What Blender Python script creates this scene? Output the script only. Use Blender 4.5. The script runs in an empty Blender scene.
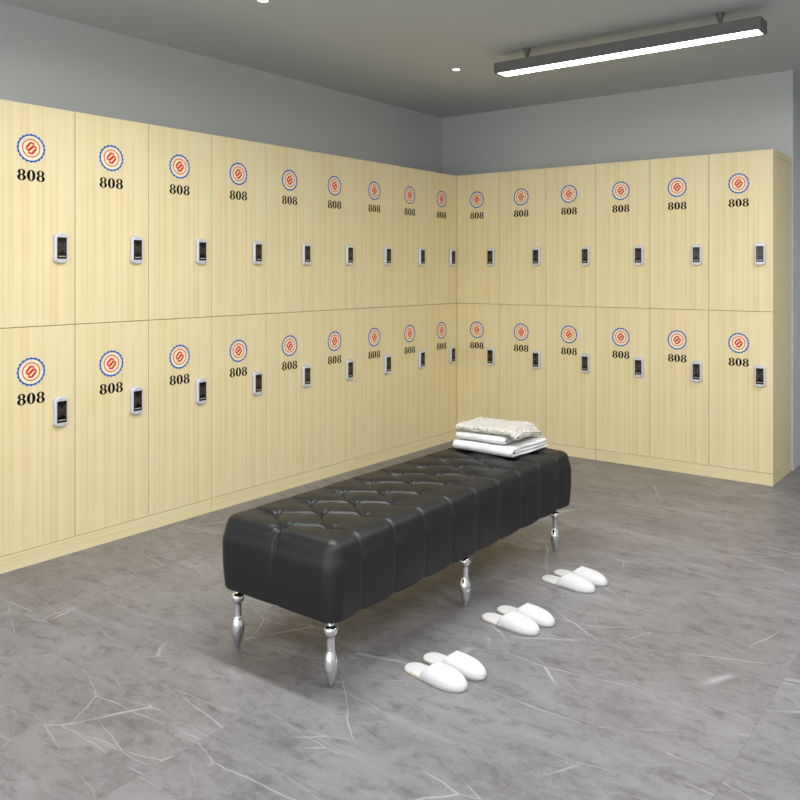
import bpy, bmesh, math, random
import numpy as np
from mathutils import Vector, Matrix, noise

random.seed(7)
PI = math.pi
C = bpy.context.scene.collection
scn = bpy.context.scene

# ------------------------------------------------------------------ helpers
def lin(r, g, b):
    f = lambda c: (c / 12.92) if c <= 0.04045 else ((c + 0.055) / 1.055) ** 2.4
    return (f(r / 255), f(g / 255), f(b / 255), 1)

def new_mat(name):
    m = bpy.data.materials.new(name)
    m.use_nodes = True
    nt = m.node_tree
    return m, nt, nt.nodes['Principled BSDF']

def plain(name, col, rough=0.5, metal=0.0, spec=0.5, emit=None, strength=0, bump=None):
    m, nt, b = new_mat(name)
    b.inputs['Base Color'].default_value = col
    b.inputs['Roughness'].default_value = rough
    b.inputs['Metallic'].default_value = metal
    b.inputs['Specular IOR Level'].default_value = spec
    if emit:
        b.inputs['Emission Color'].default_value = emit
        b.inputs['Emission Strength'].default_value = strength
    if bump:
        sc_, st, dist = bump
        tc = nt.nodes.new('ShaderNodeTexCoord')
        n = nt.nodes.new('ShaderNodeTexNoise'); n.inputs['Scale'].default_value = sc_
        n.inputs['Detail'].default_value = 4
        bp = nt.nodes.new('ShaderNodeBump'); bp.inputs['Strength'].default_value = st
        bp.inputs['Distance'].default_value = dist
        nt.links.new(tc.outputs['Object'], n.inputs['Vector'])
        nt.links.new(n.outputs['Fac'], bp.inputs['Height'])
        nt.links.new(bp.outputs['Normal'], b.inputs['Normal'])
    return m

def N(nt, t, **kw):
    n = nt.nodes.new(t)
    for k, v in kw.items():
        setattr(n, k, v)
    return n

def ramp(nt, src, stops):
    r = nt.nodes.new('ShaderNodeValToRGB')
    els = r.color_ramp.elements
    while len(els) < len(stops):
        els.new(0.5)
    for e, (p, c) in zip(els, stops):
        e.position = p; e.color = c
    nt.links.new(src, r.inputs['Fac'])
    return r.outputs['Color']

def mixc(nt, fac, a, b, mode='MIX'):
    m = nt.nodes.new('ShaderNodeMix'); m.data_type = 'RGBA'; m.blend_type = mode
    for s, v in ((0, fac), (6, a), (7, b)):
        if hasattr(v, 'is_linked'):
            nt.links.new(v, m.inputs[s])
        else:
            m.inputs[s].default_value = v
    return m.outputs[2]

def math_(nt, op, a, b=None, c=None):
    m = nt.nodes.new('ShaderNodeMath'); m.operation = op
    for i, v in enumerate((a, b, c)):
        if v is None: continue
        if hasattr(v, 'is_linked'): nt.links.new(v, m.inputs[i])
        else: m.inputs[i].default_value = v
    return m.outputs[0]

def wood(name, horizontal=False):
    m, nt, b = new_mat(name)
    tc = N(nt, 'ShaderNodeTexCoord')
    def nz(scale_across, scale_along, off, detail=3, rough=0.5, dist=0.0):
        mp = N(nt, 'ShaderNodeMapping')
        if horizontal: mp.inputs['Scale'].default_value = (scale_along, scale_across, scale_across)
        else: mp.inputs['Scale'].default_value = (scale_across, scale_across, scale_along)
        mp.inputs['Location'].default_value = (off, off * .37, off * 1.7)
        nt.links.new(tc.outputs['Object'], mp.inputs['Vector'])
        t = N(nt, 'ShaderNodeTexNoise'); t.inputs['Scale'].default_value = 1
        t.inputs['Detail'].default_value = detail; t.inputs['Roughness'].default_value = rough
        t.inputs['Distortion'].default_value = dist
        nt.links.new(mp.outputs['Vector'], t.inputs['Vector'])
        return t.outputs['Fac']
    broad = nz(20, .40, 3.1, 2)
    fine = nz(150, 1.3, 7.7, 3, .6, .15)
    mid = nz(62, .55, 12.3, 2, .5, .25)
    mott = nz(9, 7, 1.9, 3)
    base = ramp(nt, broad, [(.30, lin(232, 215, 168)), (.70, lin(239, 226, 184))])
    c1 = mixc(nt, ramp(nt, mid, [(.54, (0, 0, 0, 1)), (.68, (.6, .6, .6, 1))]), base, lin(228, 202, 145))
    c2 = mixc(nt, ramp(nt, fine, [(.50, (0, 0, 0, 1)), (.75, (.38, .38, .38, 1))]), c1, lin(222, 196, 144))
    c3 = mixc(nt, ramp(nt, mott, [(.4, (0, 0, 0, 1)), (.7, (.25, .25, .25, 1))]), c2, lin(240, 228, 188))
    nt.links.new(c3, b.inputs['Base Color'])
    b.inputs['Roughness'].default_value = .42
    b.inputs['Specular IOR Level'].default_value = .35
    return m

def floor_mat():
    m, nt, b = new_mat('grey_marble_tile')
    tc = N(nt, 'ShaderNodeTexCoord')
    sp = N(nt, 'ShaderNodeSeparateXYZ'); nt.links.new(tc.outputs['Object'], sp.inputs[0])
    TX, TY = 1.2, 0.66
    u = math_(nt, 'DIVIDE', math_(nt, 'SUBTRACT', sp.outputs['X'], .48), TX)
    v = math_(nt, 'DIVIDE', math_(nt, 'ADD', sp.outputs['Y'], .31), TY)
    fu = math_(nt, 'FLOOR', u); fv = math_(nt, 'FLOOR', v)
    lu = math_(nt, 'FRACT', u); lv = math_(nt, 'FRACT', v)
    cid = N(nt, 'ShaderNodeCombineXYZ'); nt.links.new(fu, cid.inputs[0]); nt.links.new(fv, cid.inputs[1])
    wn = N(nt, 'ShaderNodeTexWhiteNoise', noise_dimensions='2D'); nt.links.new(cid.outputs[0], wn.inputs['Vector'])
    rnd = wn.outputs['Value']
    # per-tile coordinates
    loc = N(nt, 'ShaderNodeCombineXYZ')
    nt.links.new(math_(nt, 'MULTIPLY', lu, TX), loc.inputs[0])
    nt.links.new(math_(nt, 'MULTIPLY', lv, TY), loc.inputs[1])
    nt.links.new(math_(nt, 'MULTIPLY', math_(nt, 'FLOOR', math_(nt, 'MULTIPLY', rnd, 5)), 3.3), loc.inputs[2])
    def nz(sx, sy, off, detail=4, rough=.55, dist=0, rot=0):
        mp = N(nt, 'ShaderNodeMapping'); mp.inputs['Scale'].default_value = (sx, sy, 1)
        mp.inputs['Location'].default_value = (off, off, 0)
        mp.inputs['Rotation'].default_value = (0, 0, rot)
        nt.links.new(loc.outputs[0], mp.inputs['Vector'])
        t = N(nt, 'ShaderNodeTexNoise'); t.inputs['Scale'].default_value = 1
        t.inputs['Detail'].default_value = detail; t.inputs['Roughness'].default_value = rough
        t.inputs['Distortion'].default_value = dist
        nt.links.new(mp.outputs['Vector'], t.inputs['Vector'])
        return t.outputs['Fac']
    def vein(f, centre, width):
        d = math_(nt, 'ABSOLUTE', math_(nt, 'SUBTRACT', f, centre))
        return math_(nt, 'SUBTRACT', 1.0, math_(nt, 'MINIMUM', math_(nt, 'DIVIDE', d, width), 1.0))
    cloud = nz(2.2, 4.6, 1.0, 5, .62, .3, .12)
    fine = nz(22, 40, 4.0, 6, .75, .6, .1)
    mott = nz(9, 17, 2.0, 8, .78, .4)
    base = ramp(nt, cloud, [(.28, lin(105, 102, 105)), (.5, lin(121, 119, 121)), (.72, lin(138, 136, 139))])
    c = mixc(nt, ramp(nt, fine, [(.38, (0, 0, 0, 1)), (.72, (.6, .6, .6, 1))]), base, lin(147, 145, 148))
    c = mixc(nt, ramp(nt, mott, [(.50, (0, 0, 0, 1)), (.66, (.75, .75, .75, 1))]), c, lin(91, 88, 90))
    def crack(sx, sy, rot, off, width, warp=.05):
        wv = N(nt, 'ShaderNodeTexNoise'); wv.inputs['Scale'].default_value = 5; wv.inputs['Detail'].default_value = 3
        nt.links.new(loc.outputs[0], wv.inputs['Vector'])
        ms = N(nt, 'ShaderNodeVectorMath', operation='MULTIPLY_ADD')
        nt.links.new(wv.outputs['Color'], ms.inputs[0]); ms.inputs[1].default_value = (warp, warp, 0)
        nt.links.new(loc.outputs[0], ms.inputs[2])
        mp = N(nt, 'ShaderNodeMapping'); mp.inputs['Scale'].default_value = (sx, sy, 1)
        mp.inputs['Rotation'].default_value = (0, 0, rot); mp.inputs['Location'].default_value = (off, off * .6, 0)
        nt.links.new(ms.outputs[0], mp.inputs['Vector'])
        vo = N(nt, 'ShaderNodeTexVoronoi', feature='DISTANCE_TO_EDGE'); vo.inputs['Scale'].default_value = 1
        nt.links.new(mp.outputs['Vector'], vo.inputs['Vector'])
        return math_(nt, 'SUBTRACT', 1.0, math_(nt, 'MINIMUM', math_(nt, 'DIVIDE', vo.outputs['Distance'], width), 1.0))
    v1 = crack(1.0, 3.0, .30, 9.0, .0075)
    v2 = crack(1.7, 4.2, -.50, 5.0, .0080)
    v3 = crack(.8, 5.0, .10, 15.0, .0075)
    k1 = ramp(nt, nz(2.6, 3.4, 21.0, 2), [(.46, (0, 0, 0, 1)), (.58, (1, 1, 1, 1))])
    k2 = ramp(nt, nz(3.1, 3.0, 37.0, 2), [(.50, (0, 0, 0, 1)), (.62, (.8, .8, .8, 1))])
    k3 = ramp(nt, nz(2.2, 4.0, 55.0, 2), [(.48, (0, 0, 0, 1)), (.60, (.8, .8, .8, 1))])
    vm = math_(nt, 'MAXIMUM', math_(nt, 'MAXIMUM', math_(nt, 'MULTIPLY', v1, k1), math_(nt, 'MULTIPLY', v2, k2)), math_(nt, 'MULTIPLY', v3, k3))
    vm = math_(nt, 'MULTIPLY', vm, .75)
    c = mixc(nt, vm, c, lin(186, 184, 188))
    # broad pale streak that starts at one edge of every tile
    st = ramp(nt, nz(1.3, 6, 30.0, 6, .68, .5, .15), [(.58, (0, 0, 0, 1)), (.72, (.6, .6, .6, 1))])
    c = mixc(nt, st, c, lin(155, 153, 158))
    # faint joints
    eu = math_(nt, 'MULTIPLY', math_(nt, 'MINIMUM', lu, math_(nt, 'SUBTRACT', 1.0, lu)), TX)
    ev = math_(nt, 'MULTIPLY', math_(nt, 'MINIMUM', lv, math_(nt, 'SUBTRACT', 1.0, lv)), TY)
    e = math_(nt, 'LESS_THAN', math_(nt, 'MINIMUM', eu, ev), .0012)
    c = mixc(nt, math_(nt, 'MULTIPLY', e, .45), c, lin(98, 94, 94))
    nt.links.new(c, b.inputs['Base Color'])
    b.inputs['Roughness'].default_value = .38
    b.inputs['Specular IOR Level'].default_value = .35
    return m

def leather():
    m, nt, b = new_mat('black_leather')
    tc = N(nt, 'ShaderNodeTexCoord')
    v = N(nt, 'ShaderNodeTexVoronoi'); v.inputs['Scale'].default_value = 300
    n = N(nt, 'ShaderNodeTexNoise'); n.inputs['Scale'].default_value = 14; n.inputs['Detail'].default_value = 5
    nt.links.new(tc.outputs['Object'], v.inputs['Vector']); nt.links.new(tc.outputs['Object'], n.inputs['Vector'])
    b1 = N(nt, 'ShaderNodeBump'); b1.inputs['Strength'].default_value = .25; b1.inputs['Distance'].default_value = .001
    b2 = N(nt, 'ShaderNodeBump'); b2.inputs['Strength'].default_value = .35; b2.inputs['Distance'].default_value = .006
    nt.links.new(v.outputs['Distance'], b1.inputs['Height']); nt.links.new(n.outputs['Fac'], b2.inputs['Height'])
    nt.links.new(b1.outputs[0], b2.inputs['Normal']); nt.links.new(b2.outputs[0], b.inputs['Normal'])
    b.inputs['Base Color'].default_value = lin(17, 18, 20)
    b.inputs['Roughness'].default_value = .46
    b.inputs['Specular IOR Level'].default_value = .55
    return m

M = {}
M['wood'] = wood('pale_wood'); M['wood_h'] = wood('pale_wood_horizontal', True)
M['floor'] = floor_mat()
M['wall'] = plain('grey_wall_paint', lin(202, 205, 205), .85, bump=(300, .05, .001))
M['ceil'] = plain('grey_ceiling_paint', lin(197, 203, 206), .9)
M['leather'] = leather()
M['chrome'] = plain('chrome', (.82, .82, .83, 1), .07, 1.0)
M['silver'] = plain('satin_silver', lin(214, 216, 224), .35, .25)
M['black_gloss'] = plain('black_gloss', lin(14, 14, 14), .18)
M['gold'] = plain('dim_gold_print', lin(122, 100, 80), .5)
M['pale_print'] = plain('pale_print', lin(205, 190, 165), .5)
M['blue'] = plain('blue_print', lin(6, 98, 190), .7, 0, .2)
M['red'] = plain('red_print', lin(214, 48, 20), .7, 0, .2)
M['red2'] = plain('soft_red_print', lin(230, 88, 62), .7, 0, .2)
M['yellow'] = plain('yellow_print', lin(245, 196, 74), .7, 0, .2)
M['cream'] = plain('cream_print', lin(250, 236, 200), .6)
M['ink'] = plain('black_ink', lin(12, 13, 18), .8, 0, .1)
M['lampbody'] = plain('dark_grey_metal', lin(108, 108, 107), .55)
M['glow'] = plain('lamp_diffuser', (1, 1, 1, 1), .5, emit=(1, .995, .98, 1), strength=9)
M['dot'] = plain('downlight_diffuser', (1, 1, 1, 1), .5, emit=(1, .98, .95, 1), strength=5)
M['white_metal'] = plain('white_metal', lin(205, 205, 200), .5)
M['slip'] = plain('white_terry', lin(212, 212, 213), .9, bump=(500, .3, .001))
M['sole'] = plain('beige_sole', lin(206, 198, 180), .8)
M['towel'] = plain('white_towel', lin(226, 226, 225), .95, bump=(420, .4, .002))
def knit_mat():
    m, nt, b = new_mat('cream_knit')
    tc = N(nt, 'ShaderNodeTexCoord')
    w = N(nt, 'ShaderNodeTexVoronoi'); w.inputs['Scale'].default_value = 80
    nt.links.new(tc.outputs['Object'], w.inputs['Vector'])
    bp = N(nt, 'ShaderNodeBump'); bp.invert = True
    bp.inputs['Strength'].default_value = 1; bp.inputs['Distance'].default_value = .008
    nt.links.new(w.outputs['Distance'], bp.inputs['Height']); nt.links.new(bp.outputs[0], b.inputs['Normal'])
    b.inputs['Base Color'].default_value = lin(208, 204, 194)
    b.inputs['Roughness'].default_value = .95
    return m
M['knit'] = knit_mat()

def link(name, me, mats, parent=None, smooth=False, loc=(0, 0, 0), bevel=0):
    for mt in (mats if isinstance(mats, (list, tuple)) else [mats]):
        me.materials.append(mt)
    if smooth:
        for p in me.polygons: p.use_smooth = True
    o = bpy.data.objects.new(name, me); C.objects.link(o)
    o.location = loc
    if parent is not None: o.parent = parent
    if bevel:
        b = o.modifiers.new('bevel', 'BEVEL'); b.width = bevel; b.segments = 2; b.limit_method = 'ANGLE'
        b.angle_limit = math.radians(40)
    return o

def from_bm(name, bm, mats, parent=None, smooth=False, loc=(0, 0, 0), bevel=0):
    me = bpy.data.meshes.new(name)
    bmesh.ops.recalc_face_normals(bm, faces=bm.faces)
    bm.to_mesh(me); bm.free()
    return link(name, me, mats, parent, smooth, loc, bevel)

def from_py(name, vs, fs, mats, parent=None, smooth=False, loc=(0, 0, 0), idx=None, fix=False):
    me = bpy.data.meshes.new(name)
    me.from_pydata(vs, [], fs)
    if idx:
        me.polygons.foreach_set('material_index', idx)
    me.update()
    if fix:
        bm = bmesh.new(); bm.from_mesh(me); bmesh.ops.recalc_face_normals(bm, faces=bm.faces); bm.to_mesh(me); bm.free()
    return link(name, me, mats, parent, smooth, loc)

def add_box(bm, x0, x1, y0, y1, z0, z1, mi=0):
    vs = [bm.verts.new(p) for p in ((x0, y0, z0), (x1, y0, z0), (x1, y1, z0), (x0, y1, z0),
                                    (x0, y0, z1), (x1, y0, z1), (x1, y1, z1), (x0, y1, z1))]
    for f in ((0, 3, 2, 1), (4, 5, 6, 7), (0, 1, 5, 4), (1, 2, 6, 5), (2, 3, 7, 6), (3, 0, 4, 7)):
        fc = bm.faces.new([vs[i] for i in f]); fc.material_index = mi

def box(name, x0, x1, y0, y1, z0, z1, mat, parent=None, bevel=0, loc=(0, 0, 0)):
    bm = bmesh.new(); add_box(bm, x0, x1, y0, y1, z0, z1)
    return from_bm(name, bm, mat, parent, False, loc, bevel)

def lathe(name, prof, mat, parent=None, n=40, loc=(0, 0, 0)):
    vs, fs = [], []
    for r, z in prof:
        for k in range(n):
            a = 2 * PI * k / n
            vs.append((r * math.cos(a), r * math.sin(a), z))
    for i in range(len(prof) - 1):
        for k in range(n):
            k2 = (k + 1) % n
            fs.append((i * n + k, i * n + k2, (i + 1) * n + k2, (i + 1) * n + k))
    fs.append(tuple(range(n - 1, -1, -1))); fs.append(tuple((len(prof) - 1) * n + k for k in range(n)))
    return from_py(name, vs, fs, mat, parent, True, loc, fix=True)

def tag(o, label, cat, group=None):
    o['label'] = label; o['category'] = cat
    if group: o['group'] = group
    return o

def thing(name, label, cat, loc=(0, 0, 0), rz=0, group=None):
    o = bpy.data.objects.new(name, None); C.objects.link(o)
    o.location = loc; o.rotation_euler = (0, 0, rz); o.empty_display_size = .1
    return tag(o, label, cat, group)

def copy_tree(o, parent=None):
    c = o.copy(); C.objects.link(c); c.parent = parent
    for ch in [x for x in bpy.data.objects if x.parent == o]:
        copy_tree(ch, c)
    return c

def struct(o):
    o['kind'] = 'structure'; return o

# ------------------------------------------------------------------ the room
CH = 2.56
XL, YB, XE = -.475, .466, 2.288
struct(box('floor', -.70, 5.8, -7.4, 2.6, -.08, 0, M['floor']))
struct(box('ceiling', -.70, 5.8, -7.4, 2.6, CH, CH + .1, M['ceil']))
struct(box('wall_left', XL - .12, XL, -7.4, YB + .12, 0, CH, M['wall']))
struct(box('wall_back', XL, XE, YB, YB + .12, 0, CH, M['wall']))
struct(box('wall_recess', XE - .12, XE, YB + .12, 2.6, 0, CH, M['wall']))
struct(box('wall_far', XE, 5.72, 2.48, 2.6, 0, CH, M['wall']))
struct(box('wall_right', 5.60, 5.72, -7.4, 2.48, 0, CH, M['wall']))

# ------------------------------------------------------------------ lockers
W, H, DEP = 1.14, 2.0, .46
SPLIT, PL = 1.034, .0710
DW = W / 3

def annulus(vs, fs, idx, mi, cx, cz, a1, b1, a2, b2, y, n=40, a0=0, a9=2 * PI, wave=0, waves=0):
    s = len(vs)
    closed = abs(a9 - a0 - 2 * PI) < 1e-6
    cnt = n if closed else n + 1
    for k in range(cnt):
        t = a0 + (a9 - a0) * k / n
        w = 1 + wave * math.cos(waves * t)
        vs.append((cx + a1 * w * math.cos(t), y, cz + b1 * w * math.sin(t)))
        vs.append((cx + a2 * math.cos(t), y, cz + b2 * math.sin(t)))
    for k in range(n):
        k2 = (k + 1) % cnt
        fs.append((s + 2 * k, s + 2 * k2, s + 2 * k2 + 1, s + 2 * k + 1)); idx.append(mi)

def poly(vs, fs, idx, mi, pts, y):
    s = len(vs)
    for p in pts: vs.append((p[0], y, p[1]))
    fs.append(tuple(range(s, s + len(pts)))); idx.append(mi)

def emblem_mesh():
    vs, fs, idx = [], [], []
    y = -.0004
    # materials: 0 cream 1 blue 2 soft red 3 red 4 yellow
    poly(vs, fs, idx, 0, [(.060 * math.cos(2 * PI * k / 60), .060 * math.sin(2 * PI * k / 60)) for k in range(60)], y)
    annulus(vs, fs, idx, 1, 0, 0, .0612, .0612, .0532, .0532, y - .0003, 160, wave=.032, waves=20)
    annulus(vs, fs, idx, 3, 0, 0, .0400, .0400, .0355, .0355, y - .0003, 60)
    # ring of small lettering marks over the top
    rnd = random.Random(4)
    n = 15
    for k in range(n):
        if k == 10: continue
        a = math.radians(172 - k * 164 / (n - 1))
        ca, sa = math.cos(a), math.sin(a)
        def P(rr, tt): return (rr * ca - tt * sa, rr * sa + tt * ca)
        hh = .0032
        for tt in (-.0017, .0013):
            poly(vs, fs, idx, 2, [P(.0455 - hh, tt), P(.0455 - hh, tt + .0010), P(.0455 + hh, tt + .0010), P(.0455 + hh, tt)], y - .0003)
        q = rnd.choice([-hh, -.0005, hh - .001])
        poly(vs, fs, idx, 2, [P(.0455 + q, -.0017), P(.0455 + q, .0022), P(.0465 + q, .0022), P(.0465 + q, -.0017)], y - .0004)
    # stars under
    for k in range(5):
        a = math.radians(215 + k * 27.5)
        cx, cz = .0455 * math.cos(a), .0455 * math.sin(a)
        poly(vs, fs, idx, 4, [(cx + (.0036 if j % 2 == 0 else .0016) * math.sin(j * PI / 5), cz + (.0036 if j % 2 == 0 else .0016) * math.cos(j * PI / 5)) for j in range(10)], y - .0003)
    # folded S mark made of three slanting bars and two elbows
    def sl(x0, z0, x1, z1, w=.0036):
        x0, z0, x1, z1, w = x0 * 1.3, z0 * 1.3, x1 * 1.3, z1 * 1.3, w * 1.35
        dx, dz = x1 - x0, z1 - z0; L = math.hypot(dx, dz); nx, nz_ = -dz / L * w, dx / L * w
        return [(x0 + nx, z0 + nz_), (x0 - nx, z0 - nz_), (x1 - nx, z1 - nz_), (x1 + nx, z1 + nz_)]
    for (q, mi, dy) in (
            (sl(-.0170, .0005, -.0010, .0190), 3, .0003),      # left upper bar
            (sl(-.0085, -.0085, .0085, .0085, .0040), 3, .0004),   # middle bar
            (sl(.0010, -.0190, .0170, -.0005), 3, .0003),      # right lower bar
            (sl(-.0020, .0185, .0105, .0145, .0034), 2, .0005),
            (sl(-.0105, -.0145, .0020, -.0185, .0034), 2, .0005),
            (sl(-.0180, -.0010, -.0070, -.0100, .0034), 2, .0005),
            (sl(.0070, .0100, .0180, .0010, .0034), 2, .0005)):
        poly(vs, fs, idx, mi, q, y - dy)
    me = bpy.data.meshes.new('emblem'); me.from_pydata(vs, [], fs)
    me.polygons.foreach_set('material_index', idx)
    for mt in ('cream', 'blue', 'red2', 'red', 'yellow'): me.materials.append(M[mt])
    return me

def number_mesh():
    vs, fs, idx = [], [], []
    y = -.0004
    def eight(cx):
        annulus(vs, fs, idx, 0, cx, .0118, .0165, .0130, .0055, .0098, y, 32)
        annulus(vs, fs, idx, 0, cx, -.0108, .0190, .0140, .0062, .0106, y - .0001, 32)
    eight(-.0415)
    annulus(vs, fs, idx, 0, 0, 0, .0188, .0248, .0052, .0215, y, 36)
    eight(.0415)
    me = bpy.data.meshes.new('door_number'); me.from_pydata(vs, [], fs); me.materials.append(M['ink'])
    return me

def lock_outline(w, h, arc, n=10):
    pts = []
    # slightly waisted sides, bowed top and bottom, rounded corners
    hw, hh = w / 2, h / 2
    for k in range(n + 1):
        t = -1 + 2 * k / n
        e = 1 - abs(t) ** 6 * .25
        pts.append((hw * t, hh - arc * t * t - (.004 if abs(t) == 1 else 0)))
    for k in range(1, 8):
        t = 1 - 2 * k / 8
        pts.append((hw * (1 - .05 * (1 - t * t)), (hh - arc - .004) * t))
    for k in range(n + 1):
        t = 1 - 2 * k / n
        pts.append((hw * t, -hh + arc * t * t + (.004 if abs(t) == 1 else 0)))
    for k in range(1, 8):
        t = -1 + 2 * k / 8
        pts.append((-hw * (1 - .05 * (1 - t * t)), (hh - arc - .004) * t))
    return pts

def lock_housing_mesh():
    bm = bmesh.new()
    layers = [(1.0, 0.0), (1.0, -.009), (.95, -.0145), (.84, -.0185)]
    rings = []
    o = lock_outline(.064, .137, .010)
    for s, y in layers:
        d = (1 - s) * .032
        rings.append([bm.verts.new((x * (1 - d / .032), y, z * (1 - d / .0685))) for x, z in o])
    for a, b in zip(rings, rings[1:]):
        for k in range(len(o)):
            k2 = (k + 1) % len(o)
            bm.faces.new((a[k], a[k2], b[k2], b[k]))
    bm.faces.new(rings[-1]); bm.faces.new(rings[0][::-1])
    bmesh.ops.recalc_face_normals(bm, faces=bm.faces)
    me = bpy.data.meshes.new('lock_housing'); bm.to_mesh(me); bm.free()
    me.materials.append(M['silver'])
    for p in me.polygons: p.use_smooth = len(p.vertices) == 4
    return me

def lock_panel_mesh():
    bm = bmesh.new()
    add_box(bm, -.0215, .0215, -.0200, -.014, -.0475, .0475, 0)
    me = bpy.data.meshes.new('lock_panel')
    def q(pts, mi, y=-.0202):
        f = bm.faces.new([bm.verts.new((p[0], y, p[1])) for p in pts]); f.material_index = mi
    for s in (-1, 1):                     # sound-wave arcs facing each other
        for r0 in (.0250, .0190, .0130):
            cx = s * .0265
            prev = None
            for k in range(9):
                a = math.radians(-62 + 124 * k / 8)
                pa = (cx - s * r0 * math.cos(a), .004 + 1.15 * r0 * math.sin(a)); pb = (cx - s * (r0 - .0013) * math.cos(a), .004 + 1.15 * (r0 - .0013) * math.sin(a))
                if prev and abs(pa[0]) < .0212 and abs(pb[0]) < .0212 and abs(prev[0][0]) < .0212 and abs(prev[1][0]) < .0212:
                    q([prev[0], pa, pb, prev[1]], 1)
                prev = (pa, pb)
    for k in range(8):                    # small printed line at the foot
        x0 = -.0155 + k * .004
        q([(x0, -.039), (x0 + .003, -.039), (x0 + .003, -.0345), (x0, -.0345)], 2)
    bmesh.ops.recalc_face_normals(bm, faces=[f for f in bm.faces if f.material_index == 0])
    bm.to_mesh(me); bm.free()
    for mt in ('black_gloss', 'gold', 'pale_print'): me.materials.append(M[mt])
    return me

ME, MN, MH, MP = emblem_mesh(), number_mesh(), lock_housing_mesh(), lock_panel_mesh()
GAP = .0015

def make_door(parent, x, z0, z1, ez, nz_, lz):
    d = box('door', GAP, DW - GAP, 0, .018, GAP, z1 - z0 - GAP, M['wood'], parent, .0006, (x, 0, z0))
    hgt = z1 - z0
    for nm, me, lx, dz, y in (('emblem', ME, DW * .5 - .010, ez, 0), ('door_number', MN, DW * .5 - .010, nz_, 0),
                              ('lock_housing', MH, DW - .072, lz, 0), ('lock_panel', MP, DW - .072, lz, 0)):
        o = bpy.data.objects.new(nm, me); C.objects.link(o); o.parent = d
        o.location = (lx, y, hgt - dz)
        if nm == 'emblem': o['label'] = 'round emblem with scalloped blue rim and red mark'
        if nm == 'door_number': o['label'] = 'bold black number 808'
        if nm == 'lock_housing': o['label'] = 'silver lock surround'
        if nm == 'lock_panel': o['label'] = 'glossy black lock panel'
    return d

def make_cabinet(label):
    t = thing('locker_cabinet', label, 'locker', group='wooden locker cabinets along the walls')
    e = .0019
    box('body', e, W - e, .0195, DEP, PL + .0030, H - .0385, M['wood'], t)
    box('top_panel', .0008, W - .0008, .0195, DEP, H - .0370, H, M['wood_h'], t, .0006)
    box('plinth', .0015, W - .0015, 0, DEP, 0, PL - .0008, M['wood_h'], t, .0006)
    for k in range(3):
        make_door(t, k * DW, SPLIT, H, .192, .310, .622)
        make_door(t, k * DW, PL, SPLIT, .195, .311, .385)
    return t

cab = make_cabinet('left wall pale wood locker unit nearest the viewer, cut by the picture edge')
spots = [((0, -3 * W, 0), PI / 2, None),
         ((0, -2 * W, 0), PI / 2, 'middle one of the three pale wood locker units along the left wall'),
         ((0, -1 * W, 0), PI / 2, 'left wall pale wood locker unit that touches the inner room corner'),
         ((0, 0, 0), 0, 'back wall pale wood locker unit next to the inner corner, behind the folded towels'),
         ((W, 0, 0), 0, 'back wall pale wood locker unit at the right end with its side panel exposed')]
for i, (loc, rz, lb) in enumerate(spots):
    c = cab if i == 0 else copy_tree(cab)
    c.location = loc; c.rotation_euler = (0, 0, rz)
    if lb: c['label'] = lb

# ------------------------------------------------------------------ bench
BX, BY = 1.566, -2.494           # centre
HX, HY = .257, .782
Z0, Z1 = .215, .440
bench = thing('tufted_bench', 'long black leather tufted bench on short turned chrome legs', 'bench', (BX, BY, 0))

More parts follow.
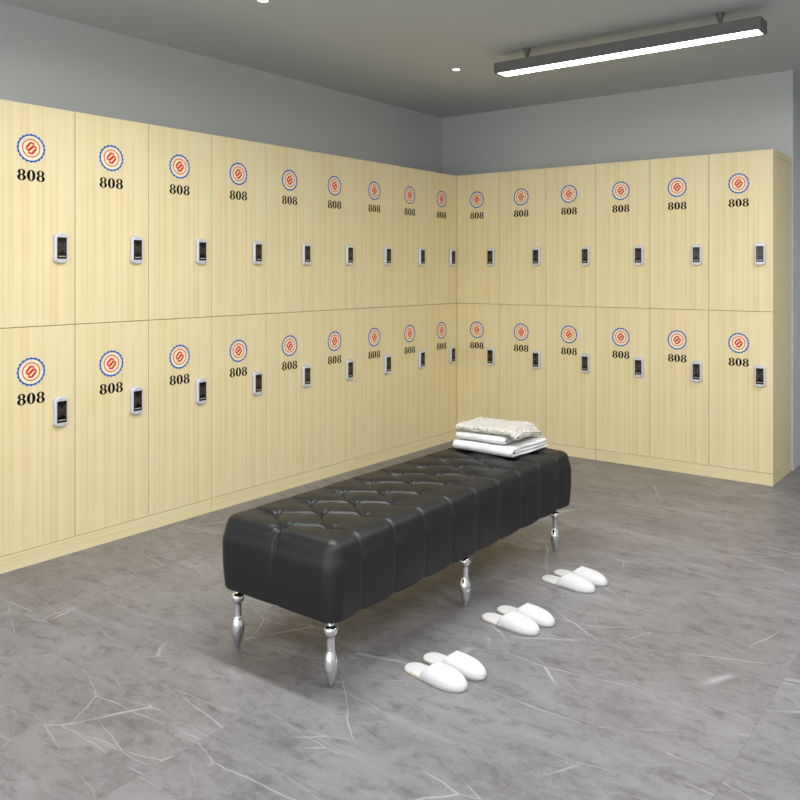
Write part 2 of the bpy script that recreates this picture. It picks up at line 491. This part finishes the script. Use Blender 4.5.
def bench_body():
    hz = (Z1 - Z0) / 2; zc = (Z1 + Z0) / 2
    nx, ny, nz_ = 130, 380, 44
    verts, faces, key = [], [], {}
    def vid(i, j, k):
        t = (i, j, k)
        if t not in key:
            key[t] = len(verts)
            verts.append((-HX + 2 * HX * i / nx, -HY + 2 * HY * j / ny, -hz + 2 * hz * k / nz_))
        return key[t]
    for i in range(nx):
        for j in range(ny):
            faces.append((vid(i, j, nz_), vid(i + 1, j, nz_), vid(i + 1, j + 1, nz_), vid(i, j + 1, nz_)))
            faces.append((vid(i, j, 0), vid(i, j + 1, 0), vid(i + 1, j + 1, 0), vid(i + 1, j, 0)))
    for j in range(ny):
        for k in range(nz_):
            faces.append((vid(nx, j, k), vid(nx, j + 1, k), vid(nx, j + 1, k + 1), vid(nx, j, k + 1)))
            faces.append((vid(0, j, k), vid(0, j, k + 1), vid(0, j + 1, k + 1), vid(0, j + 1, k)))
    for i in range(nx):
        for k in range(nz_):
            faces.append((vid(i, 0, k), vid(i + 1, 0, k), vid(i + 1, 0, k + 1), vid(i, 0, k + 1)))
            faces.append((vid(i, ny, k), vid(i, ny, k + 1), vid(i + 1, ny, k + 1), vid(i + 1, ny, k)))
    P = np.array(verts)
    rxy, rt, rb = .042, .066, .008
    Q = P.copy()
    Q[:, 0] = np.clip(P[:, 0], -(HX - rxy), HX - rxy)
    Q[:, 1] = np.clip(P[:, 1], -(HY - rxy), HY - rxy)
    Q[:, 2] = np.clip(P[:, 2], -(hz - rb), hz - rt)
    R = np.stack([np.full(len(P), rxy), np.full(len(P), rxy), np.where(P[:, 2] > 0, rt, rb)], 1)
    D = (P - Q) / R
    # equalise the angle across the rounded zone
    D = np.tan(D * PI / 4 * .999)
    L = np.linalg.norm(D, axis=1, keepdims=True); L[L < 1e-9] = 1
    D = D / L
    S = Q + D * R
    Nn = D / R; Nn /= np.linalg.norm(Nn, axis=1, keepdims=True)
    # tuft layout
    CX = .128
    ys = [-.658 + .163 * i for i in range(9)]
    yc = [-.7350 + .163 * i for i in range(10)]
    segs = []
    for s in (-1, 1):
        for y in ys:
            for y2 in yc:
                if abs(y - y2) < .09: segs.append(((s * CX, y), (0, y2)))
    sx, sy = S[:, 0], S[:, 1]
    def segd(a, b, bow=0):
        ax, ay = a; bx, by = b
        dx, dy = bx - ax, by - ay
        t = np.clip(((sx - ax) * dx + (sy - ay) * dy) / (dx * dx + dy * dy), 0, 1)
        off = bow * np.sin(t * PI)
        Ln = math.hypot(dx, dy)
        return np.hypot(sx - ax - t * dx + off * dy / Ln, sy - ay - t * dy - off * dx / Ln)
    dd = np.full(len(P), 9.)
    for n_, (a, b) in enumerate(segs):
        dd = np.minimum(dd, segd(a, b, .006 if n_ % 2 else -.006))
    straight = np.full(len(P), 9.)
    for y in ys:
        for s in (-1, 1):
            straight = np.minimum(straight, segd((s * CX, y), (s * .5, y)))
    for y in (yc[0], yc[-1]):
        s_ = -1 if y < 0 else 1
        for dx in (-.006, .006):                     # twin stitched seam down the end panels
            straight = np.minimum(straight, segd((dx + .010, y + s_ * .02), (dx + .012, s_ * 1.2)))
        # the outermost tufts also pull toward the corners a little
    btn = np.full(len(P), 9.)
    ang = np.zeros(len(P))
    for bx_, by_ in [(s * CX, y) for s in (-1, 1) for y in ys] + [(0, y) for y in yc]:
        d_ = np.hypot(sx - bx_, sy - by_)
        ang = np.where(d_ < btn, np.arctan2(sy - by_, sx - bx_) + by_ * 9, ang)
        btn = np.minimum(btn, d_)
    top = np.clip((Nn[:, 2] - .25) / .6, 0, 1); top = top * top * (3 - 2 * top)
    out = np.clip((np.abs(sx) - CX) / .10, 0, 1)
    outy = np.clip((np.abs(sy) - .65) / .10, 0, 1)
    A = .020
    puff_d = .55 * (1 - np.exp(-dd / .0060)) + .45 * (1 - np.exp(-dd / .028))
    As = .020 * (1 - np.maximum(out, outy)) + .0095 * np.maximum(out, outy)
    ws = .008 * (1 - out) + .005 * out
    puff_s = As * (1 - np.exp(-straight / ws))
    puff_s = puff_s + (.020 - As) * 1
    disp_top = np.minimum(A * puff_d + 0.0, puff_s) - .016 * np.exp(-(btn / .010) ** 2) - .008 * np.exp(-(btn / .03) ** 2)
    broad = .006 * np.cos(np.clip(sx / HX, -1, 1) * PI / 2)
    disp_side = .0050 * (1 - np.exp(-straight / .0050)) + .0022 * np.sin(np.clip(straight / .0815, 0, 1) * PI / 2)
    zz = (S[:, 2] + hz) / (2 * hz)
    disp_side *= .35 + .65 * np.clip(zz * 1.3, 0, 1)
    disp_side += .006 * np.sin(np.clip(zz, 0, 1) * PI)
    bot = Nn[:, 2] < -.9
    disp = disp_top * top + broad * top + disp_side * (1 - top) * 1.0
    # gathers that fan out from each button
    disp += top * .0022 * np.sin(ang * 9) * np.exp(-(btn / .042) ** 2) * np.clip(btn / .012, 0, 1)
    disp[bot] = 0
    # drawn leather folds radiating from the buttons
    for n_ in range(len(P)):
        if top[n_] > .1:
            v = noise.noise(Vector((sx[n_] * 16, sy[n_] * 16, 2.3)))
            disp[n_] += v * .0016 * top[n_]
    S = S + Nn * disp[:, None]
    # hem line waves a little between the seams on the long sides
    low = np.clip(1 - zz / .25, 0, 1)
    longside = np.clip(np.abs(Nn[:, 0]) * 1.2, 0, 1)
    S[:, 2] += low * longside * .011 * (np.exp(-straight / .035))
    S[:, 2] += zc
    o = from_py('seat_cushion', [tuple(v) for v in S], faces, M['leather'], bench, True)
    return o, S
body_o, BS = bench_body()
leg_prof = [(.0008, .0), (.0030, .002), (.0062, .007), (.0100, .015), (.0140, .025), (.0175, .036), (.0204, .050), (.0222, .064), (.0227, .073),
            (.0222, .082), (.0205, .091), (.0178, .100), (.0150, .107), (.0132, .111), (.0126, .116), (.0124, .130), (.0124, .150),
            (.0130, .156), (.0160, .160), (.0195, .164), (.0215, .170), (.0219, .177), (.0208, .184), (.0175, .188), (.0110, .190),
            (.0090, .192), (.0090, .224)]
leg0 = None
for lx in (-.226, .204):
    for ly in (-.736, -.004, .720):
        if leg0 is None:
            leg0 = lathe('leg', leg_prof, M['chrome'], bench, 40, (lx, ly, 0)); leg0['label'] = 'turned chrome leg tapering to a point'
        else:
            l = leg0.copy(); C.objects.link(l); l.location = (lx, ly, 0)

# ------------------------------------------------------------------ slippers
def outline_w(t):
    # half width along the length, t = 0 heel .. 1 toe
    a = .033 * math.sqrt(max(0, 1 - ((t - .14) / .14) ** 2)) if t < .14 else None
    if a is not None: return a
    if t < .66:
        s = (t - .14) / .52; s = s * s * (3 - 2 * s)
        return .033 + (.0425 - .033) * s
    return .0425 * max(0, 1 - ((t - .66) / .34) ** 2.3) ** .5
SL = .240
ts = [0, .004, .012, .025, .045, .07, .10, .14, .2, .27, .34, .41, .48, .55, .61, .66, .71, .76, .81, .855, .895, .93, .957, .977, .99, .997, 1]
def slipper(label, loc, rz, group):
    t = thing('slipper', label, 'slipper', loc, rz, group)
    # sole
    vs, fs = [], []
    ring = [(SL * (u - .5), -outline_w(u)) for u in ts] + [(SL * (u - .5), outline_w(u)) for u in reversed(ts[1:-1])]
    n = len(ring)
    prof = [(.90, 0), (.985, .0012), (1.0, .0035), (1.0, .0065), (.97, .0085), (.90, .0085), (.5, .0080), (.0, .0078)]
    for s, z in prof:
        for (x, y) in ring: vs.append((x * (1 - (1 - s) * .35 if s > .85 else s), y * s, z))
    for i in range(len(prof) - 1):
        for k in range(n):
            k2 = (k + 1) % n
            fs.append((i * n + k, i * n + k2, (i + 1) * n + k2, (i + 1) * n + k))
    fs.append(tuple(range(n - 1, -1, -1)))
    idx = []
    for i in range(len(prof) - 1): idx += [0] * n
    idx.append(0)
    o = from_py('sole', vs, fs, M['sole'], t, True, fix=True); o['label'] = 'beige edged sole'
    # insole pad
    vs, fs = [], []
    prof = [(.95, .0075), (.965, .0095), (.93, .0102), (.80, .0104), (.4, .0100), (.0, .0098)]
    for s, z in prof:
        for (x, y) in ring:
            vs.append((x * (1 - (1 - s) * .4 if s > .75 else s), y * s, z))
    for i in range(len(prof) - 1):
        for k in range(n):
            k2 = (k + 1) % n
            fs.append((i * n + k, i * n + k2, (i + 1) * n + k2, (i + 1) * n + k))
    from_py('insole', vs, fs, M['slip'], t, True, fix=True)
    # closed toe upper
    NS, NT = 26, 24
    def upper(off, t0):
        g = []
        for i in range(NS + 1):
            s = i / NS
            row = []
            for k in range(NT + 1):
                th = PI * k / NT
                lead = .13 * math.sin(th) ** 1.5                # opening sweeps forward over the instep
                u = (t0 + lead) + (1 - (t0 + lead)) * (1 - (1 - s) ** 1.6)
                u = min(u, .9995)
                w = outline_w(u) + off
                f = max(0, 1 - (max(0, u - .45) / .55) ** 2.5) ** .5
                h = (.006 + .039 * f) + off
                x = SL * (u - .5) + (off if u > .95 else 0)
                yy = -w * math.cos(th) * (1 + .02 * math.sin(th))
                zz = .0045 + h * (math.sin(th) ** .72 if th not in (0,) and math.sin(th) > 0 else 0)
                row.append((x, yy, zz))
            g.append(row)
        return g
    outer, inner = upper(.0014, .37), upper(-.0014, .37)
    vs, fs = [], []
    for g in (outer, inner):
        for row in g: vs += row
    m = NT + 1; tot = (NS + 1) * m
    for i in range(NS):
        for k in range(NT):
            a = i * m + k
            fs.append((a, a + 1, a + m + 1, a + m))
            fs.append((tot + a, tot + a + m, tot + a + m + 1, tot + a + 1))
    for k in range(NT): fs.append((k, tot + k, tot + k + 1, k + 1))
    for k in range(NT): fs.append((NS * m + k, NS * m + k + 1, tot + NS * m + k + 1, tot + NS * m + k))
    for i in range(NS):
        fs.append((i * m, (i + 1) * m, tot + (i + 1) * m, tot + i * m))
        fs.append((i * m + NT, tot + i * m + NT, tot + (i + 1) * m + NT, (i + 1) * m + NT))
    up = from_py('upper', vs, fs, M['slip'], t, True, fix=True)
    # hemmed band at the opening
    vs, fs = [], []
    rr, q = .0022, 8
    cur = outer[1]
    for k in range(m):
        p = Vector(cur[k]);
        for j in range(q):
            b = 2 * PI * j / q
            nn = Vector((0, p.y, max(p.z - .0045, .0001))).normalized()
            vs.append(tuple(p + Vector((1, 0, 0)) * rr * 2.2 * math.cos(b) + nn * rr * .55 * math.sin(b) + nn * (-.0002)))
    for k in range(m - 1):
        for j in range(q):
            j2 = (j + 1) % q
            fs.append((k * q + j, k * q + j2, (k + 1) * q + j2, (k + 1) * q + j))
    from_py('hem_band', vs, fs, M['slip'], up, True, fix=True)
    return t
G = 'white closed-toe slippers on the floor beside the bench'
base = slipper('white slipper nearest the viewer, front one of the nearest pair', (1.997, -3.000, 0), math.radians(-4.5), G)
others = [((2.005, -2.908, 0), -3.0, 'white slipper of the nearest pair, on its far side toward the lockers'),
          ((1.990, -2.535, 0), -4.5, 'white slipper of the middle pair, on its near side toward the viewer'),
          ((2.001, -2.445, 0), -3.0, 'white slipper of the middle pair, on its far side toward the lockers'),
          ((1.988, -2.077, 0), -4.5, 'white slipper of the farthest pair, on its near side toward the viewer'),
          ((1.998, -1.987, 0), -3.0, 'white slipper farthest from the viewer, back one of the farthest pair')]
for loc, rz, lb in others:
    c = copy_tree(base); c.location = loc; c.rotation_euler = (0, 0, math.radians(rz)); c['label'] = lb

# ------------------------------------------------------------------ folded towels
def folded(name, label, cat, cx, cy, z, wx, dy, th, mat, rz=0, seed=0, bump=0.0, drape=0.0):
    """cloth wound in three layers: one smooth fold toward -y, ends open toward +-x"""
    t = th / 3 * .93
    hy = dy / 2
    path = []
    zb, zm, zt = t / 2, th / 2, th - t / 2
    def line(y0, y1, z_, n):
        for k in range(n): path.append((y0 + (y1 - y0) * k / n, z_))
    line(-hy + th * .75, hy - t, zm, 16)
    for k in range(7):                       # small fold at +y, middle to bottom
        a = PI / 2 - PI * k / 6; r = (zm - zb) / 2
        path.append((hy - t + r * math.cos(a), (zm + zb) / 2 + r * math.sin(a)))
    line(hy - t - .005, -hy + th / 2, zb, 20)
    for k in range(13):                      # large smooth fold at -y
        a = -PI / 2 - PI * k / 12; r = (zt - zb) / 2
        path.append((-hy + th / 2 + r * math.cos(a) * 1.05, th / 2 + r * math.sin(a)))
    line(-hy + th / 2 + .006, hy * .97, zt, 26)
    path.append((hy * .97, zt - .001))
    if bump:                                 # finer sampling so that the stitches show
        fine_ = []
        for a, b in zip(path, path[1:]):
            m_ = max(1, int(math.hypot(b[0] - a[0], b[1] - a[1]) / .0032))
            fine_ += [(a[0] + (b[0] - a[0]) * q / m_, a[1] + (b[1] - a[1]) * q / m_) for q in range(m_)]
        path = fine_ + [path[-1]]
    n = len(path)
    arc = [0]
    for a, b in zip(path, path[1:]): arc.append(arc[-1] + math.hypot(b[0] - a[0], b[1] - a[1]))
    arc = arc + arc[::-1]
    left, right = [], []
    for i in range(n):
        a = Vector(path[max(0, i - 1)]); b = Vector(path[min(n - 1, i + 1)])
        d = (b - a).normalized(); nn = Vector((-d.y, d.x))
        e = min(1, (i + .6) / 1.6, (n - i - .4) / 1.6)
        left.append(Vector(path[i]) + nn * t / 2 * e); right.append(Vector(path[i]) - nn * t / 2 * e)
    NX = 110 if bump else 44
    loop_c = path + path[::-1]
    loop = left + right[::-1]
    m = len(loop)
    vs, fs = [], []
    for i in range(NX + 1):
        s = -1 + 2 * i / NX
        s = math.copysign(abs(s) ** .82, s)
        x = wx / 2 * s
        ed = max(0, (abs(s) - .93) / .07)
        k_ = math.sqrt(max(0, 1 - ed * ed)) * .88 + .12
        for j in range(m):
            c0 = Vector(loop_c[j]); p = c0 + (loop[j] - c0) * k_
            y, zz = p.x, p.y
            nv = noise.noise(Vector((x * 9 + seed, y * 9, zz * 12)))
            nv2 = noise.noise(Vector((x * 25 + seed, y * 22, zz * 20 + 5)))
            lift = zz / th
            yy = y + (nv * .006 + nv2 * .0015)
            xx = x + .007 * noise.noise(Vector((y * 8, zz * 30, seed + 3.3))) * abs(s) * (1.5 if abs(s) > .6 else 1)
            z2 = zz + lift * (nv * .005 + nv2 * .002) - .004 * lift * (abs(s) ** 6)
            if drape:
                ex = max(0, x / (wx / 2) - .78) / .22
                ey = max(0, y / hy + .1) / 1.1
                sm_ = lambda v: (lambda q: q * q * (3 - 2 * q))(min(1, max(0, v)))
                z2 -= drape * max(sm_((x - .124) / .032) * (.5 + .5 * ey), sm_((y - .086) / .030))
                xx += .012 * math.sin(y * 60 + 1) * ex * .4
            if bump:
                nrm = (loop[j] - c0).normalized() if (loop[j] - c0).length > 1e-6 else Vector((0, 0))
                b_ = bump * (abs(math.sin(PI * arc[j] / .024)) * abs(math.cos(PI * (x / .015 + .9 * abs((arc[j] / .024) % 1 - .5) * 2))) - .3)
                yy += nrm.x * b_; z2 += nrm.y * b_
            vs.append((xx, yy, z2))
    for i in range(NX):
        for j in range(m):
            j2 = (j + 1) % m
            fs.append((i * m + j, (i + 1) * m + j, (i + 1) * m + j2, i * m + j2))
    # end caps strip by strip between the two sides of the cloth
    for i0 in (0, NX * m):
        for k in range(n - 1):
            fs.append((i0 + k, i0 + k + 1, i0 + m - 2 - k, i0 + m - 1 - k))
    me_o = from_py(name, vs, fs, mat, None, True, (cx, cy, z), fix=True)
    me_o.rotation_euler = (0, 0, rz)
    return tag(me_o, label, cat, 'folded cloths stacked on the far end of the bench')
TZ = .4655
folded('folded_towel', 'plain white folded towel at the bottom of the stack on the bench', 'towel',
       1.542, -1.878, TZ, .328, .300, .045, M['towel'], math.radians(-3), 1.0)
folded('folded_towel', 'plain white folded towel in the middle, under the knitted blanket', 'towel',
       1.514, -1.917, TZ + .0475, .260, .196, .0365, M['towel'], math.radians(1), 4.0)
kn = folded('folded_blanket', 'cream chunky knitted blanket folded on top of the two white towels', 'blanket',
       1.543, -1.892, TZ + .0895, .316, .252, .028, M['knit'], math.radians(2), 8.0, .0032, .034)

# ------------------------------------------------------------------ ceiling fittings
lamp = thing('linear_pendant_lamp', 'long dark grey bar lamp with glowing white underside hung under the ceiling', 'ceiling lamp', (1.719, -.958, CH))
LL, LW = 1.498, .120
zt, zb = 2.494 - CH, 2.433 - CH
bm = bmesh.new()
add_box(bm, -LL / 2, LL / 2, -LW / 2, LW / 2, zb + .006, zt)
add_box(bm, -LL / 2, LL / 2, -LW / 2, -LW / 2 + .009, zb, zb + .006)
add_box(bm, -LL / 2, LL / 2, LW / 2 - .009, LW / 2, zb, zb + .006)
add_box(bm, -LL / 2, -LL / 2 + .016, -LW / 2 + .009, LW / 2 - .009, zb, zb + .006)
add_box(bm, LL / 2 - .016, LL / 2, -LW / 2 + .009, LW / 2 - .009, zb, zb + .006)
from_bm('lamp_housing', bm, M['lampbody'], lamp)
g = box('diffuser', -LL / 2 + .0162, LL / 2 - .0162, -LW / 2 + .0092, LW / 2 - .0092, zb + .0012, zb + .0059, M['glow'], lamp)
g['label'] = 'glowing white diffuser strip'
for sx_ in (-.562, .540):
    o = lathe('ceiling_mount', [(.0215, -.0005), (.0215, -.004), (.019, -.008), (.009, -.046), (.0065, -.050), (.0065, -.054), (.0125, -.057), (.0145, -.062), (.0145, zt + .0003)],
              M['lampbody'], lamp, 24, (sx_, 0, 0))

for (x, y, lb) in ((.562, -.818, 'small round recessed ceiling spotlight left of the bar lamp'),
                   (.568, -2.430, 'small round recessed ceiling spotlight cut by the top edge of the picture')):
    d = thing('recessed_downlight', lb, 'ceiling light', (x, y, CH), 0, 'small recessed ceiling spotlights')
    lathe('trim_ring', [(.031, -.0002), (.031, -.003), (.028, -.005), (.024, -.005), (.024, -.0002)], M['white_metal'], d, 32)
    o = lathe('diffuser', [(.0235, -.0004), (.0235, -.0042), (.018, -.005), (.004, -.0052)], M['dot'], d, 32)
    o['label'] = 'glowing white lens'

# ------------------------------------------------------------------ light
def area(name, loc, sx_, sy_, power, rot=(0, 0, 0), col=(1, .995, .985)):
    l = bpy.data.lights.new(name, 'AREA'); l.shape = 'RECTANGLE'; l.size = sx_; l.size_y = sy_
    l.energy = power; l.color = col
    o = bpy.data.objects.new(name, l); C.objects.link(o); o.location = loc; o.rotation_euler = rot
    return o
# further bar lamps of the room, in rows behind and beside the viewer
area('bar_lamp_light', (1.72, -3.1, 2.43), 1.47, .12, 38)
area('bar_lamp_light', (1.72, -5.25, 2.43), 1.47, .12, 8)
area('bar_lamp_light', (3.9, -3.1, 2.43), 1.47, .12, 32)
area('bar_lamp_light', (3.9, -.96, 2.43), 1.47, .12, 30)
area('bar_lamp_light', (3.9, -5.25, 2.43), 1.47, .12, 34)

w = bpy.data.worlds.new('daylight'); scn.world = w; w.use_nodes = True
bg = w.node_tree.nodes['Background']
bg.inputs['Color'].default_value = (0.97, 0.985, 1.0, 1)
bg.inputs['Strength'].default_value = 2.0

# ------------------------------------------------------------------ camera
cam = bpy.data.cameras.new('camera'); co = bpy.data.objects.new('camera', cam); C.objects.link(co)
co.location = (3.4947, -5.0398, 1.274)
co.rotation_euler = (PI / 2, 0, math.radians(35.94))
cam.sensor_fit = 'HORIZONTAL'; cam.sensor_width = 36
cam.lens = 36 * 809 / 800
cam.shift_x = -.05
cam.shift_y = -.16075
cam.clip_start = .05
scn.camera = co

scn.view_settings.view_transform = 'Standard'
scn.view_settings.look = 'None'
scn.view_settings.exposure = .22
scn.view_settings.gamma = 1
scn.view_settings.use_curve_mapping = False
